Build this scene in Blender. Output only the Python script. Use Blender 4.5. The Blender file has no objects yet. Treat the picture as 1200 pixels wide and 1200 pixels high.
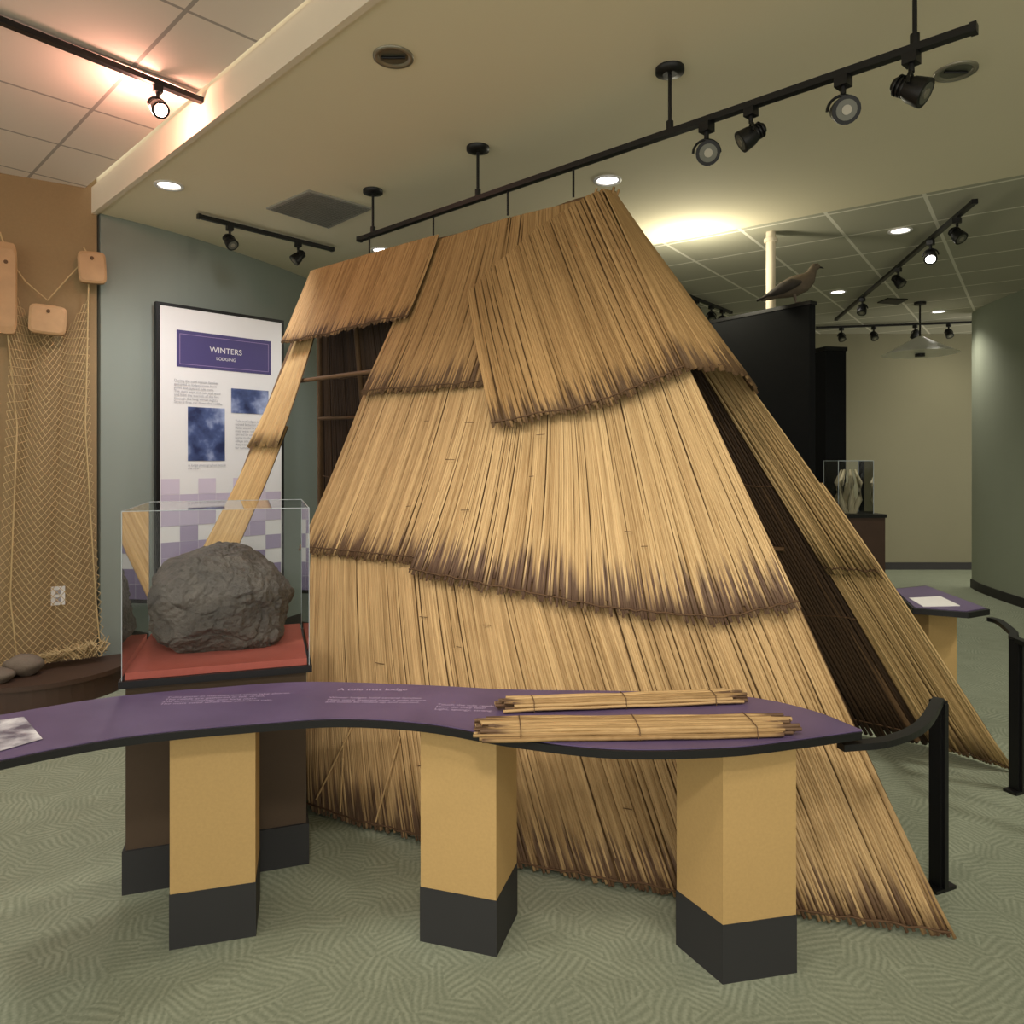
import bpy, math, random
import numpy as np
from mathutils import Vector, Matrix, noise
random.seed(7)
F=850.0; H=540.0; C=1.5
scene=bpy.context.scene
def onz(px,py,z):
    d=F*(C-z)/(py-H); return ((px-600)/F*d, d)
def onz3(px,py,z):
    x,d=onz(px,py,z); return Vector((x,d,z))
def lerp(a,b,t): return a+(b-a)*t
def srgb(r,g,b):
    f=lambda c:(c/255/12.92) if c/255<=0.04045 else ((c/255+0.055)/1.055)**2.4
    return (f(r),f(g),f(b),1)
# ---------------- materials
def newmat(name):
    m=bpy.data.materials.new(name); m.use_nodes=True
    nt=m.node_tree; bs=nt.nodes['Principled BSDF']; return m,nt,bs
def M(name,col,rough=0.6,metal=0,var=0.12,scale=8,bump=0.0,emit=None,es=0,spec=0.5,bscale=None,bd=.01,col2=None):
    m,nt,bs=newmat(name)
    bs.inputs['Roughness'].default_value=rough; bs.inputs['Metallic'].default_value=metal
    bs.inputs['Specular IOR Level'].default_value=spec
    tc=nt.nodes.new('ShaderNodeTexCoord')
    n=nt.nodes.new('ShaderNodeTexNoise'); n.inputs['Scale'].default_value=scale; n.inputs['Detail'].default_value=4
    nt.links.new(tc.outputs['Object'],n.inputs['Vector'])
    mx=nt.nodes.new('ShaderNodeMix'); mx.data_type='RGBA'
    mx.inputs['A'].default_value=tuple(c*(1-var) for c in col[:3])+(1,)
    mx.inputs['B'].default_value=col2 or (tuple(min(1,c*(1+var)) for c in col[:3])+(1,))
    nt.links.new(n.outputs['Fac'],mx.inputs['Factor']); nt.links.new(mx.outputs['Result'],bs.inputs['Base Color'])
    if bump:
        n2=nt.nodes.new('ShaderNodeTexNoise'); n2.inputs['Scale'].default_value=bscale or scale*6; n2.inputs['Detail'].default_value=7
        nt.links.new(tc.outputs['Object'],n2.inputs['Vector'])
        b=nt.nodes.new('ShaderNodeBump'); b.inputs['Strength'].default_value=bump; b.inputs['Distance'].default_value=bd
        nt.links.new(n2.outputs['Fac'],b.inputs['Height']); nt.links.new(b.outputs['Normal'],bs.inputs['Normal'])
    if emit:
        bs.inputs['Emission Color'].default_value=emit; bs.inputs['Emission Strength'].default_value=es
    return m
def math_node(nt,op,a=None,b=None,c=None):
    n=nt.nodes.new('ShaderNodeMath'); n.operation=op
    for i,v in enumerate((a,b,c)):
        if v is None: continue
        if isinstance(v,(int,float)): n.inputs[i].default_value=v
        else: nt.links.new(v,n.inputs[i])
    return n.outputs[0]
def carpet():
    m,nt,bs=newmat('carpet_mat'); bs.inputs['Roughness'].default_value=0.95; bs.inputs['Specular IOR Level'].default_value=0.1
    tc=nt.nodes.new('ShaderNodeTexCoord')
    wn=nt.nodes.new('ShaderNodeTexNoise'); wn.inputs['Scale'].default_value=7; wn.inputs['Detail'].default_value=1
    nt.links.new(tc.outputs['Object'],wn.inputs['Vector'])
    va=nt.nodes.new('ShaderNodeVectorMath'); va.operation='SCALE'; va.inputs['Scale'].default_value=0.05
    nt.links.new(wn.outputs['Color'],va.inputs[0])
    vb=nt.nodes.new('ShaderNodeVectorMath'); vb.operation='ADD'
    nt.links.new(tc.outputs['Object'],vb.inputs[0]); nt.links.new(va.outputs[0],vb.inputs[1])
    vo=nt.nodes.new('ShaderNodeTexVoronoi'); vo.voronoi_dimensions='2D'; vo.inputs['Scale'].default_value=9.5
    nt.links.new(vb.outputs[0],vo.inputs['Vector'])
    sc=nt.nodes.new('ShaderNodeSeparateColor'); nt.links.new(vo.outputs['Color'],sc.inputs[0])
    ang=math_node(nt,'MULTIPLY',sc.outputs[0],6.283)
    cs=math_node(nt,'COSINE',ang); sn=math_node(nt,'SINE',ang)
    sp=nt.nodes.new('ShaderNodeSeparateXYZ'); nt.links.new(vb.outputs[0],sp.inputs[0])
    ph=math_node(nt,'ADD',math_node(nt,'MULTIPLY',sp.outputs[0],cs),math_node(nt,'MULTIPLY',sp.outputs[1],sn))
    w=math_node(nt,'SINE',math_node(nt,'MULTIPLY',ph,290.0))
    w2=math_node(nt,'MULTIPLY_ADD',w,0.5,0.5)
    fn=nt.nodes.new('ShaderNodeTexNoise'); fn.inputs['Scale'].default_value=110; fn.inputs['Detail'].default_value=4
    nt.links.new(tc.outputs['Object'],fn.inputs['Vector'])
    pn=nt.nodes.new('ShaderNodeTexNoise'); pn.inputs['Scale'].default_value=9; pn.inputs['Detail'].default_value=2
    nt.links.new(tc.outputs['Object'],pn.inputs['Vector'])
    amp=math_node(nt,'MULTIPLY',w2,math_node(nt,'MULTIPLY_ADD',pn.outputs['Fac'],0.75,0.0))
    w3=math_node(nt,'ADD',amp,math_node(nt,'MULTIPLY',fn.outputs['Fac'],0.95))
    r=nt.nodes.new('ShaderNodeValToRGB'); r.color_ramp.elements[0].position=0.28; r.color_ramp.elements[1].position=0.98
    r.color_ramp.elements[0].color=srgb(120,127,108); r.color_ramp.elements[1].color=srgb(154,160,140)
    nt.links.new(w3,r.inputs[0]); nt.links.new(r.outputs[0],bs.inputs['Base Color'])
    b=nt.nodes.new('ShaderNodeBump'); b.inputs['Strength'].default_value=0.12; b.inputs['Distance'].default_value=0.003
    nt.links.new(w3,b.inputs['Height']); nt.links.new(b.outputs['Normal'],bs.inputs['Normal'])
    return m
def tile_mat(name,col,line,rot,ms=.009):
    m,nt,bs=newmat(name); bs.inputs['Roughness'].default_value=0.9
    tc=nt.nodes.new('ShaderNodeTexCoord'); mp=nt.nodes.new('ShaderNodeMapping'); mp.inputs['Rotation'].default_value=(0,0,rot)
    nt.links.new(tc.outputs['Object'],mp.inputs[0])
    b=nt.nodes.new('ShaderNodeTexBrick'); b.offset=0; b.inputs['Scale'].default_value=1; b.inputs['Brick Width'].default_value=0.61
    b.inputs['Row Height'].default_value=0.61; b.inputs['Mortar Size'].default_value=ms; b.inputs['Mortar Smooth'].default_value=0
    b.inputs['Color1'].default_value=col; b.inputs['Color2'].default_value=tuple(c*0.96 for c in col[:3])+(1,); b.inputs['Mortar'].default_value=line
    nt.links.new(mp.outputs[0],b.inputs['Vector']); nt.links.new(b.outputs['Color'],bs.inputs['Base Color'])
    return m
def reed_mat(name,light,dark,tip,tipstart=0.86,tipamt=1.0):
    m,nt,bs=newmat(name); bs.inputs['Roughness'].default_value=0.6; bs.inputs['Specular IOR Level'].default_value=0.3
    a=nt.nodes.new('ShaderNodeAttribute'); a.attribute_name='reed'
    sc=nt.nodes.new('ShaderNodeSeparateColor'); nt.links.new(a.outputs['Color'],sc.inputs[0])
    R,G,B=sc.outputs
    cx=nt.nodes.new('ShaderNodeCombineXYZ')
    nt.links.new(math_node(nt,'MULTIPLY',R,300.0),cx.inputs[0]); nt.links.new(math_node(nt,'MULTIPLY',G,7.0),cx.inputs[1]); nt.links.new(math_node(nt,'MULTIPLY',B,90.0),cx.inputs[2])
    n=nt.nodes.new('ShaderNodeTexNoise'); n.inputs['Scale'].default_value=1; n.inputs['Detail'].default_value=3
    nt.links.new(cx.outputs[0],n.inputs['Vector'])
    f=math_node(nt,'ADD',math_node(nt,'MULTIPLY',R,0.55),math_node(nt,'MULTIPLY',n.outputs['Fac'],0.6))
    f=math_node(nt,'ADD',f,-0.08)
    r=nt.nodes.new('ShaderNodeValToRGB'); r.color_ramp.elements[0].position=0.05; r.color_ramp.elements[1].position=0.8
    r.color_ramp.elements[0].color=dark; r.color_ramp.elements[1].color=light
    nt.links.new(f,r.inputs[0])
    th=math_node(nt,'MULTIPLY_ADD',B,-0.18,tipstart+0.10)
    d=math_node(nt,'SUBTRACT',G,th)
    k=nt.nodes.new('ShaderNodeMath'); k.operation='MULTIPLY'; k.use_clamp=True
    nt.links.new(d,k.inputs[0]); k.inputs[1].default_value=11.0*tipamt
    k2=math_node(nt,'MULTIPLY',k.outputs[0],0.85*min(1,tipamt))
    mx=nt.nodes.new('ShaderNodeMix'); mx.data_type='RGBA'
    nt.links.new(k2,mx.inputs['Factor']); nt.links.new(r.outputs[0],mx.inputs['A']); mx.inputs['B'].default_value=tip
    nt.links.new(mx.outputs['Result'],bs.inputs['Base Color'])
    return m
def glass_mat():
    m=bpy.data.materials.new('acrylic_mat'); m.use_nodes=True; nt=m.node_tree; nt.nodes.clear()
    o=nt.nodes.new('ShaderNodeOutputMaterial'); t=nt.nodes.new('ShaderNodeBsdfTransparent'); g=nt.nodes.new('ShaderNodeBsdfGlossy')
    g.inputs['Roughness'].default_value=0.02; t.inputs[0].default_value=(0.97,0.985,0.985,1)
    fr=nt.nodes.new('ShaderNodeFresnel'); fr.inputs[0].default_value=1.28
    mx=nt.nodes.new('ShaderNodeMixShader'); nt.links.new(fr.outputs[0],mx.inputs[0]); nt.links.new(t.outputs[0],mx.inputs[1]); nt.links.new(g.outputs[0],mx.inputs[2])
    nt.links.new(mx.outputs[0],o.inputs[0]); return m
def picture_mat(name,c1,c2,c3,scale=6):
    m,nt,bs=newmat(name); bs.inputs['Roughness'].default_value=0.5
    tc=nt.nodes.new('ShaderNodeTexCoord'); n=nt.nodes.new('ShaderNodeTexNoise'); n.inputs['Scale'].default_value=scale; n.inputs['Detail'].default_value=6
    nt.links.new(tc.outputs['Object'],n.inputs['Vector'])
    r=nt.nodes.new('ShaderNodeValToRGB'); e=r.color_ramp.elements; e[0].position=0.35; e[0].color=c1; e[1].position=0.68; e[1].color=c3
    x=e.new(0.5); x.color=c2
    nt.links.new(n.outputs['Fac'],r.inputs[0]); nt.links.new(r.outputs[0],bs.inputs['Base Color']); return m

m_carpet=carpet()
m_ceil=M('ceiling_paint',srgb(228,218,190),0.9,var=0.02,scale=2)
m_tileL=tile_mat('ceiling_tile_left',srgb(228,218,208),srgb(165,158,152),math.radians(44))
m_tileR=tile_mat('ceiling_tile_right',srgb(182,179,160),srgb(236,232,218),math.radians(36),.012)
m_trimw=M('soffit_paint',srgb(224,211,190),0.7,var=0.02)
m_teal=M('wall_greygreen',srgb(134,142,134),0.9,var=0.03,scale=3)
m_tan=M('wall_tan',srgb(142,120,86),0.9,var=0.08,scale=60,bump=0.15)
m_green=M('wall_green',srgb(146,153,134),0.9,var=0.03,scale=3)
m_back=M('wall_olive',srgb(134,130,106),0.9,var=0.03,scale=3)
m_dark=M('baseboard_dark',srgb(38,36,34),0.6)
m_black=M('black_metal',srgb(16,16,17),0.45,metal=0.2,var=0.05)
m_blackpanel=M('black_fabric_panel',srgb(15,16,18),0.95,var=0.2,scale=20,spec=.2)
m_pillar=M('pillar_laminate',srgb(184,152,98),0.7,var=0.10,scale=120,bump=0.08)
m_pedbrown=M('pedestal_brown',srgb(74,58,42),0.7,var=0.06,scale=40)
m_kick=M('kickplate',srgb(40,40,41),0.7,var=0.06)
m_purple=M('graphic_purple',srgb(82,66,104),0.42,var=0.3,scale=4,col2=srgb(112,96,134))
m_lav=M('graphic_lavender',srgb(150,130,170),0.5,var=0.05)
m_red=M('red_fabric',srgb(184,98,84),0.85,var=0.08,scale=50,bump=0.1)
m_white=M('white_print',srgb(225,223,222),0.5,var=0.01)
m_grey=M('grey_ink',srgb(150,148,155),0.6)
m_rock=M('basalt',srgb(46,44,44),0.6,var=0.35,scale=13,bump=0.9,bscale=34,bd=.025,col2=srgb(108,100,92))
m_glass=glass_mat()
m_edge=M('acrylic_edge',srgb(170,180,185),0.2,var=0.02)
m_wood=M('float_wood',srgb(172,138,98),0.6,var=0.2,scale=12)
m_net=M('net_twine',srgb(184,160,116),0.9,var=0.1)
m_stand=M('dark_wood',srgb(66,46,34),0.6,var=0.2,scale=10)
m_stone=M('net_stone',srgb(110,98,86),0.8,var=0.2,scale=14,bump=0.3)
m_chrome=M('downlight_trim',srgb(150,145,130),0.35,metal=0.6)
m_lamp=M('lamp_lit',(1,1,1,1),0.5,emit=(1,0.95,0.86,1),es=9)
m_lampoff=M('lamp_glass_unlit',srgb(95,95,85),0.3,metal=0.3)
m_redlamp=M('lamp_red',(1,0.8,0.7,1),0.5,emit=(1,0.5,0.38,1),es=30)
m_reed=reed_mat('reed',srgb(204,172,124),srgb(126,96,56),srgb(74,50,40),0.87,1.0)
m_reedC=reed_mat('reed_spiked',srgb(212,182,134),srgb(146,114,70),srgb(72,50,48),0.83,1.0)
m_reedB=reed_mat('reed_upper',srgb(184,150,102),srgb(118,88,50),srgb(62,43,32),0.86,0.95)
m_reedL=reed_mat('reed_leg',srgb(214,182,130),srgb(156,122,74),srgb(80,56,44),0.92,0.8)
m_reedshade=reed_mat('reed_inside_shaded',srgb(80,60,42),srgb(42,30,22),srgb(30,22,18),0.95,0.3)  # same reeds, with the lodge's inner shade put into darker colours
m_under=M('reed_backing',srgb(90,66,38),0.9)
m_undershade=M('reed_backing_inside_shaded',srgb(40,30,22),0.9)  # backing darkened in colour to carry the interior shade
m_cord=M('mat_cord',srgb(92,68,46),0.9)
m_pole=M('lodge_pole',srgb(104,78,50),0.7,var=0.2,scale=14)
m_navy=M('poster_title',srgb(70,62,112),0.5,var=0.04)
m_pic1=picture_mat('poster_photo',srgb(30,40,80),srgb(70,85,130),srgb(160,172,205),7)
m_pic2=picture_mat('table_photo',srgb(90,82,100),srgb(170,168,178),srgb(225,225,230),14)
m_bone=M('bone_white',srgb(190,180,150),0.7,var=0.2,scale=20)
m_feather=M('bird_feather',srgb(96,84,70),0.8,var=0.35,scale=25)
m_featherd=M('bird_feather_dark',srgb(52,46,42),0.8,var=0.3,scale=25)

# ---------------- mesh builder
class MB:
    def __init__(s): s.v=[];s.f=[];s.m=[];s.sm=[];s.col=[];s.mats=[]
    def mi(s,mat):
        if mat not in s.mats: s.mats.append(mat)
        return s.mats.index(mat)
    def add(s,vs,fs,mat,smooth=False,cols=None):
        o=len(s.v); s.v+= [tuple(v) for v in vs]; k=s.mi(mat)
        s.col+= cols if cols else [(0.5,0.5,0.5,1)]*len(vs)
        for f in fs: s.f.append(tuple(i+o for i in f)); s.m.append(k); s.sm.append(smooth)
    def prism(s,pts,z0,z1,mat,top=None):
        n=len(pts); a=sum(pts[i][0]*pts[(i+1)%n][1]-pts[(i+1)%n][0]*pts[i][1] for i in range(n))
        if a<0: pts=pts[::-1]
        vs=[(p[0],p[1],z0) for p in pts]+[(p[0],p[1],z1) for p in pts]
        s.add(vs,[tuple(range(n))[::-1]]+[(i,(i+1)%n,n+(i+1)%n,n+i) for i in range(n)],mat)
        s.add([(p[0],p[1],z1) for p in pts],[tuple(range(n))],top or mat)
    def box(s,c,sx,sy,sz,mat,rot=0):
        ca,sa=math.cos(rot),math.sin(rot); pts=[]
        for a,b in((-1,-1),(1,-1),(1,1),(-1,1)):
            x=a*sx/2;y=b*sy/2; pts.append((c[0]+x*ca-y*sa,c[1]+x*sa+y*ca))
        s.prism(pts,c[2]-sz/2,c[2]+sz/2,mat)
    def tube(s,pts,rad,mat,seg=10,cap=True,smooth=True,flat=1.0,cols=None):
        pts=[Vector(p) for p in pts]; n=len(pts)
        if not isinstance(rad,(list,tuple)): rad=[rad]*n
        vs=[];fs=[];up=None;cc=[]
        for i,p in enumerate(pts):
            t=(pts[min(i+1,n-1)]-pts[max(i-1,0)]).normalized()
            if up is None: up=Vector((0,0,1)) if abs(t.z)<0.95 else Vector((1,0,0))
            a=t.cross(up)
            if a.length<1e-4: a=t.cross(Vector((0,1,0)))
            a.normalize(); b=a.cross(t).normalized()
            for k in range(seg):
                q=2*math.pi*k/seg
                vs.append(p+a*math.cos(q)*rad[i]+b*math.sin(q)*rad[i]*flat); cc.append(cols[i] if cols else (.5,.5,.5,1))
        for i in range(n-1):
            for k in range(seg):
                fs.append((i*seg+k,i*seg+(k+1)%seg,(i+1)*seg+(k+1)%seg,(i+1)*seg+k))
        s.add(vs,fs,mat,smooth,cc)
        if cap:
            s.add(vs[:seg],[tuple(range(seg))],mat); s.add(vs[-seg:],[tuple(range(seg))[::-1]],mat)
    def beam(s,p0,p1,w,h,mat):
        p0=Vector(p0);p1=Vector(p1);t=(p1-p0).normalized(); a=t.cross(Vector((0,0,1))).normalized(); b=a.cross(t).normalized()
        vs=[p+a*x*w/2+b*y*h/2 for p in(p0,p1) for x,y in((-1,-1),(1,-1),(1,1),(-1,1))]
        s.add(vs,[(0,1,2,3),(7,6,5,4),(0,4,5,1),(1,5,6,2),(2,6,7,3),(3,7,4,0)],mat)
    def reed(s,P,N,W,rnd,tv,mat,hgt=0.5):
        n=len(P); vs=[];fs=[];cols=[]; rb=random.random()
        for i in range(n):
            t=(P[min(i+1,n-1)]-P[max(i-1,0)]).normalized(); sd=N[i].cross(t).normalized(); w=W[i]
            for a,h in((-0.5,0),(-0.25,hgt*0.8),(0.25,hgt*0.8),(0.5,0)):
                vs.append(P[i]+sd*(a*w)+N[i]*(h*w)); cols.append((rnd,tv[i],rb,1))
        for i in range(n-1):
            for k in range(3): fs.append((i*4+k,i*4+k+1,(i+1)*4+k+1,(i+1)*4+k))
        fs.append(((n-1)*4,(n-1)*4+1,(n-1)*4+2,(n-1)*4+3)); s.add(vs,fs,mat,True,cols)
    def build(s,name,parent=None,fix=False):
        me=bpy.data.meshes.new(name); me.from_pydata(s.v,[],s.f)
        for m in s.mats: me.materials.append(m)
        me.polygons.foreach_set('material_index',s.m); me.polygons.foreach_set('use_smooth',s.sm)
        ca=me.color_attributes.new('reed','FLOAT_COLOR','POINT'); ca.data.foreach_set('color',[c for q in s.col for c in q])
        me.update(); o=bpy.data.objects.new(name,me); scene.collection.objects.link(o)
        if parent: o.parent=parent
        if fix:
            import bmesh
            b=bmesh.new(); b.from_mesh(me); bmesh.ops.recalc_face_normals(b,faces=b.faces); b.to_mesh(me); b.free()
        return o
def empty(name,loc=(0,0,0)):
    e=bpy.data.objects.new(name,None); e.empty_display_size=0.1; scene.collection.objects.link(e); return e
def text(body,size,mat,origin,right,up,parent,name,align='LEFT'):
    cu=bpy.data.curves.new(name,'FONT'); cu.body=body; cu.size=size; cu.align_x=align; cu.materials.append(mat)
    o=bpy.data.objects.new(name,cu); scene.collection.objects.link(o)
    r=Vector(right).normalized(); u=Vector(up).normalized(); n=r.cross(u)
    mt=Matrix((r,u,n)).transposed().to_4x4(); mt.translation=Vector(origin); o.matrix_world=mt
    if parent: o.parent=parent
    return o
def crom(pts,n):
    P=[np.array(p,float) for p in pts]; P=[2*P[0]-P[1]]+P+[2*P[-1]-P[-2]]; out=[]
    for i in range(1,len(P)-2):
        for k in range(n):
            t=k/n; a,b,c,d=P[i-1:i+3]
            out.append(0.5*((2*b)+(-a+c)*t+(2*a-5*b+4*c-d)*t*t+(-a+3*b-3*c+d)*t**3))
    out.append(P[-2]); return out

# ---------------- room
b=MB(); b.add([(-7,-3,0),(8,-3,0),(8,11,0),(-7,11,0)],[(0,1,2,3)],m_carpet); b.build('floor')
ZC=3.2; ZL=3.36; ZR=3.25
def slab(name,pts,z0,z1,mat):
    b=MB(); b.prism(pts,z0,z1,mat); return b.build(name,fix=True)
slab('ceiling',[(-4,6.1),(4.3,-2.0),(8,-2),(8,0.70),(1.02,5.78),(-4,9.43)],ZC,ZC+0.25,m_ceil)
slab('ceiling_tile_main',[(8,0.70),(8,11),(-4,11),(-4,9.43),(1.02,5.78)],ZR,ZR+0.2,m_tileR)
slab('ceiling_tile_entry',[(-4.05,6.05),(-7,6.1),(-7,-3),(4.3,-3),(4.3,-2.05)],ZL,ZL+0.1,m_tileL)
b=MB(); b.beam((-4,6.08,(ZC+ZL)/2+0.0),(4.3,-2.03,(ZC+ZL)/2),0.03,ZL-ZC+0.02,m_trimw); b.build('trim_soffit')
def wallstrip(name,pts,th,z0,z1,mat,side=1):
    b=MB()
    for i in range(len(pts)-1):
        p=Vector((*pts[i],0));q=Vector((*pts[i+1],0)); n=(q-p).normalized().cross(Vector((0,0,1)))*side*th
        b.prism([p[:2],q[:2],(q+n)[:2],(p+n)[:2]],z0,z1,mat)
    return b.build(name,fix=True)
teal=[tuple(p) for p in crom([(-2.83,4.99),(-2.62,5.25),(-2.36,5.67),(-2.0,6.5),(-1.75,7.4),(-1.6,8.5),(-1.6,10)],6)]
wallstrip('wall_left',teal,-0.1,0,3.3,m_teal)
wallstrip('baseboard_left',teal,0.012,0,0.1,m_dark)
wallstrip('wall_entry',[(-2.85,4.98),(-6.9,2.37)],0.1,0,3.45,m_tan)
wallstrip('wall_rear',[(-1.7,10),(8,10)],-0.1,0,3.3,m_back)
wallstrip('baseboard_rear',[(-1.7,10),(8,10)],0.015,0,0.1,m_dark)
rw=[tuple(p) for p in crom([(5.45,8.6),(5.33,8.2),(5.22,7.4),(5.15,6),(5.1,3),(5.1,-2)],5)]
wallstrip('wall_right',rw,-0.1,0,3.4,m_green)
wallstrip('baseboard_right',rw,0.015,0,0.1,m_dark)

# ---------------- lodge surfaces
R=Vector((.46,3.40,2.74)); L=Vector((-1.31,4.95,2.77)); B1=Vector((1.38,2.27,0.01)); K=Vector((2.42,3.49,0.01)); K2=Vector((2.20,3.80,0.01)); KL=Vector((-1.55,5.9,0.01))
bu=[0,.1,.2,.31,.41,.47,.55,.75,1]
bp=[(1.38,2.27),(.94,2.38),(.54,2.5),(.03,2.66),(-.37,2.86),(-.59,2.95),(-.87,3.11),(-1.5,3.66),(-2.45,4.75)]
bx=np.array([p[0] for p in bp]); by=np.array([p[1] for p in bp])
def base(u):
    return Vector((float(np.interp(u,bu,bx)),float(np.interp(u,bu,by)),0.01))
def S(u,v):
    return lerp(R.lerp(L,u),base(u),v)
def SN(u,v):
    e=0.03
    a=S(min(1,u+e),v)-S(max(0,u-e),v); c=S(u,min(1,v+e))-S(u,max(0,v-e)); n=a.cross(c).normalized()
    if n.y>0: n=-n
    return n
us=np.linspace(0,1,300); vs_=np.linspace(0,1,300)
UU,VV=np.meshgrid(us,vs_,indexing='ij')
X=( (R.x+(L.x-R.x)*UU)*(1-VV)+np.interp(UU,bu,bx)*VV)
Y=( (R.y+(L.y-R.y)*UU)*(1-VV)+np.interp(UU,bu,by)*VV)
Z=( (R.z+(L.z-R.z)*UU)*(1-VV)+0.01*VV)
PX=600+F*X/Y; PY=H+F*(C-Z)/Y
def uv(px,py):
    k=np.argmin((PX-px)**2+(PY-py)**2); i,j=np.unravel_index(k,PX.shape); return (float(us[i]),float(vs_[j]))
def poly(pts):
    q=[np.array(p) for p in pts]; l=[0]
    for i in range(1,len(q)): l.append(l[-1]+np.linalg.norm(q[i]-q[i-1]))
    l=np.array(l)/l[-1]; xs=[p[0] for p in q]; ys=[p[1] for p in q]
    return lambda t:(float(np.interp(t,l,xs)),float(np.interp(t,l,ys)))
def lay_mat(b,Pf,Nf,n,segs,mat,off0,off1,jit=0.012,topj=0.004,wm=1.25,back=True,cords=(0.96,),under=None,cr=.0035):
    def PP(s,t): return Pf(s,t)+Nf(s,t)*(lerp(off0,off1,t*t)+.004*math.sin(s*23+off1*90)*t+.003*math.sin(s*61)*t)
    if back:
        ns=40; vs=[];fs=[]
        for i in range(ns+1):
            for j in range(segs+1):
                s=i/ns;t=j/segs*0.985
                vs.append(PP(s,t)-Nf(s,t)*0.006)
        for i in range(ns):
            for j in range(segs):
                a=i*(segs+1)+j; fs.append((a,a+1,a+segs+2,a+segs+1))
        b.add(vs,fs,under or m_under)
    grp=0.5
    for i in range(n):
        if i%random.choice((5,7,9))==0: grp=random.random()
        s=(i+0.5)/n; dj=random.uniform(-jit,jit)
        if random.random()<.05: dj-=jit*1.5
        sj=random.gauss(0,0.45)/n
        P=[];N=[];W=[];tv=[]
        for j in range(segs+1):
            t=j/segs
            s2=min(1,max(0,s+sj*math.sin(t*3+i)))
            nn=Nf(s,min(1,t)); p=PP(s2,min(1.0,t))
            if j==segs: p=p+(Pf(s,1)-Pf(s,.9)).normalized()*dj
            if p.z<0.012: p.z=0.012
            P.append(p); N.append(nn)
            W.append(max(0.003,(Pf(min(1,s+1/n),t)-Pf(s,t)).length if s+1/n<=1 else (Pf(s,t)-Pf(s-1/n,t)).length)*wm); tv.append(t)
        rr=min(1,max(0,0.35*grp+0.65*random.random()))
        b.reed(P,N,W,rr,tv,mat)
    for c in cords:
        pts=[]
        for i in range(61):
            s=i/60; pts.append(PP(s,c+random.uniform(-.004,.004))+Nf(s,c)*0.006)
        b.tube(pts,cr,m_cord,6)
def uvmat(b,top,bot,mat,off0,off1,wd=0.009,**k):
    T=poly([uv(*p) if p[0]>2 else p for p in top]); Bt=poly([uv(*p) if p[0]>2 else p for p in bot])
    def st(s,t):
        a=T(s);c=Bt(s); return (a[0]+(c[0]-a[0])*t,a[1]+(c[1]-a[1])*t)
    Pf=lambda s,t:S(*st(s,t)); Nf=lambda s,t:SN(*st(s,t))
    ln=sum((Pf((i+1)/10,1)-Pf(i/10,1)).length for i in range(10))
    lay_mat(b,Pf,Nf,int(ln/wd),12,mat,off0,off1,**k)
lodge=empty('tule_mat_lodge')
b=MB(); uvmat(b,[(365,640),(480,655),(640,690),(780,700),(0.0,.60)],[(362,950),(430,971),(490,984),(610,1019),(785,1048),(935,1076),(0.0,1.0)],m_reed,0.0,0.012,wd=0.008,jit=0.02,cords=(0.985,)); b.build('mat_bottom_tier',lodge)
b=MB(); uvmat(b,[(432,455),(560,440)],[(355,648),(420,656),(500,664)],m_reed,0.018,0.03,cords=(0.97,)); b.build('mat_middle_tier_left',lodge)
b=MB(); uvmat(b,[(560,430),(680,430),(0.0,.30)],[(485,674),(540,686),(600,697),(720,719),(850,730),(0.0,.650)],m_reedC,0.03,0.055,wd=0.008,jit=0.024,cords=(0.985,)); b.build('mat_middle_tier_right',lodge)
b=MB(); uvmat(b,[(505,292),(600,262),(700,236)],[(430,468),(510,463),(580,456),(690,440)],m_reedB,0.045,0.055,cords=(0.975,)); b.build('mat_upper_tier',lodge)
b=MB(); uvmat(b,[(373,323),(440,306),(524,284)],[(343,410),(400,400),(445,390),(487,382)],m_reedB,0.07,0.085,cords=(0.97,)); b.build('mat_door_flap',lodge)
nF=SN(0.0,0.2); nE=((K-R).cross(B1-R)).normalized()
if nE.x<0: nE=-nE
b=MB(); uvmat(b,[(558,352),(585,322),(640,276),(700,236),(0.0,0.0)],[(590,509),(640,500),(700,488),(760,465),(0.0,.325)],m_reedB,0.075,0.10,jit=0.022,cords=(0.98,))
PE0=R+nF*.075; PE1=S(0,.325)+SN(0,.325)*.10; P2=R.lerp(K,0.345)+nE*.02
def eP(s,t):
    a=PE0.lerp(R+nE*.03,s); c=PE1.lerp(P2,s)+nE*0.05*math.sin(math.pi*s)
    return a.lerp(c,t)+nE*.02*math.sin(math.pi*s)*t
def eN(s,t): return nF.lerp(nE,min(1,s*1.3)).normalized()
lay_mat(b,eP,eN,50,10,m_reedB,0.0,0.006,jit=0.015,cords=(0.98,),wm=1.5)
for i in range(26):
    p=R+Vector((random.uniform(-.08,.05),random.uniform(-.04,.03),random.uniform(-.02,.015)))
    b.tube([p+Vector((-.05,.04,-.12)),p+Vector((0.0,0,0.02))],0.006,m_reedB,6,cols=[(random.random(),.3,.5,1)]*2)
b.build('mat_cap',lodge)
b=MB()
d=(L-R)
for k in range(5):
    o=Vector((0.012*math.cos(k*1.26),0.012*math.sin(k*1.26),0.012*math.sin(k*2.1)))
    b.tube([R+o+d*(i/12)+Vector((0,0,random.uniform(-.008,.008))) for i in range(13)],0.014,m_pole,8)
for i in range(150):
    p=R+d*random.random()+Vector((0,0,.008)); q=random.uniform(.02,.05)
    b.tube([p+nF*.05+Vector((0,0,-.05)),p+Vector((0,0,.010)),p-nF*q+Vector((0,0,random.uniform(-.02,.012)))],0.005,m_reedB,5,cols=[(random.random(),.3,.5,1)]*3)
b.build('ridge_pole',lodge)
b=MB()
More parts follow.
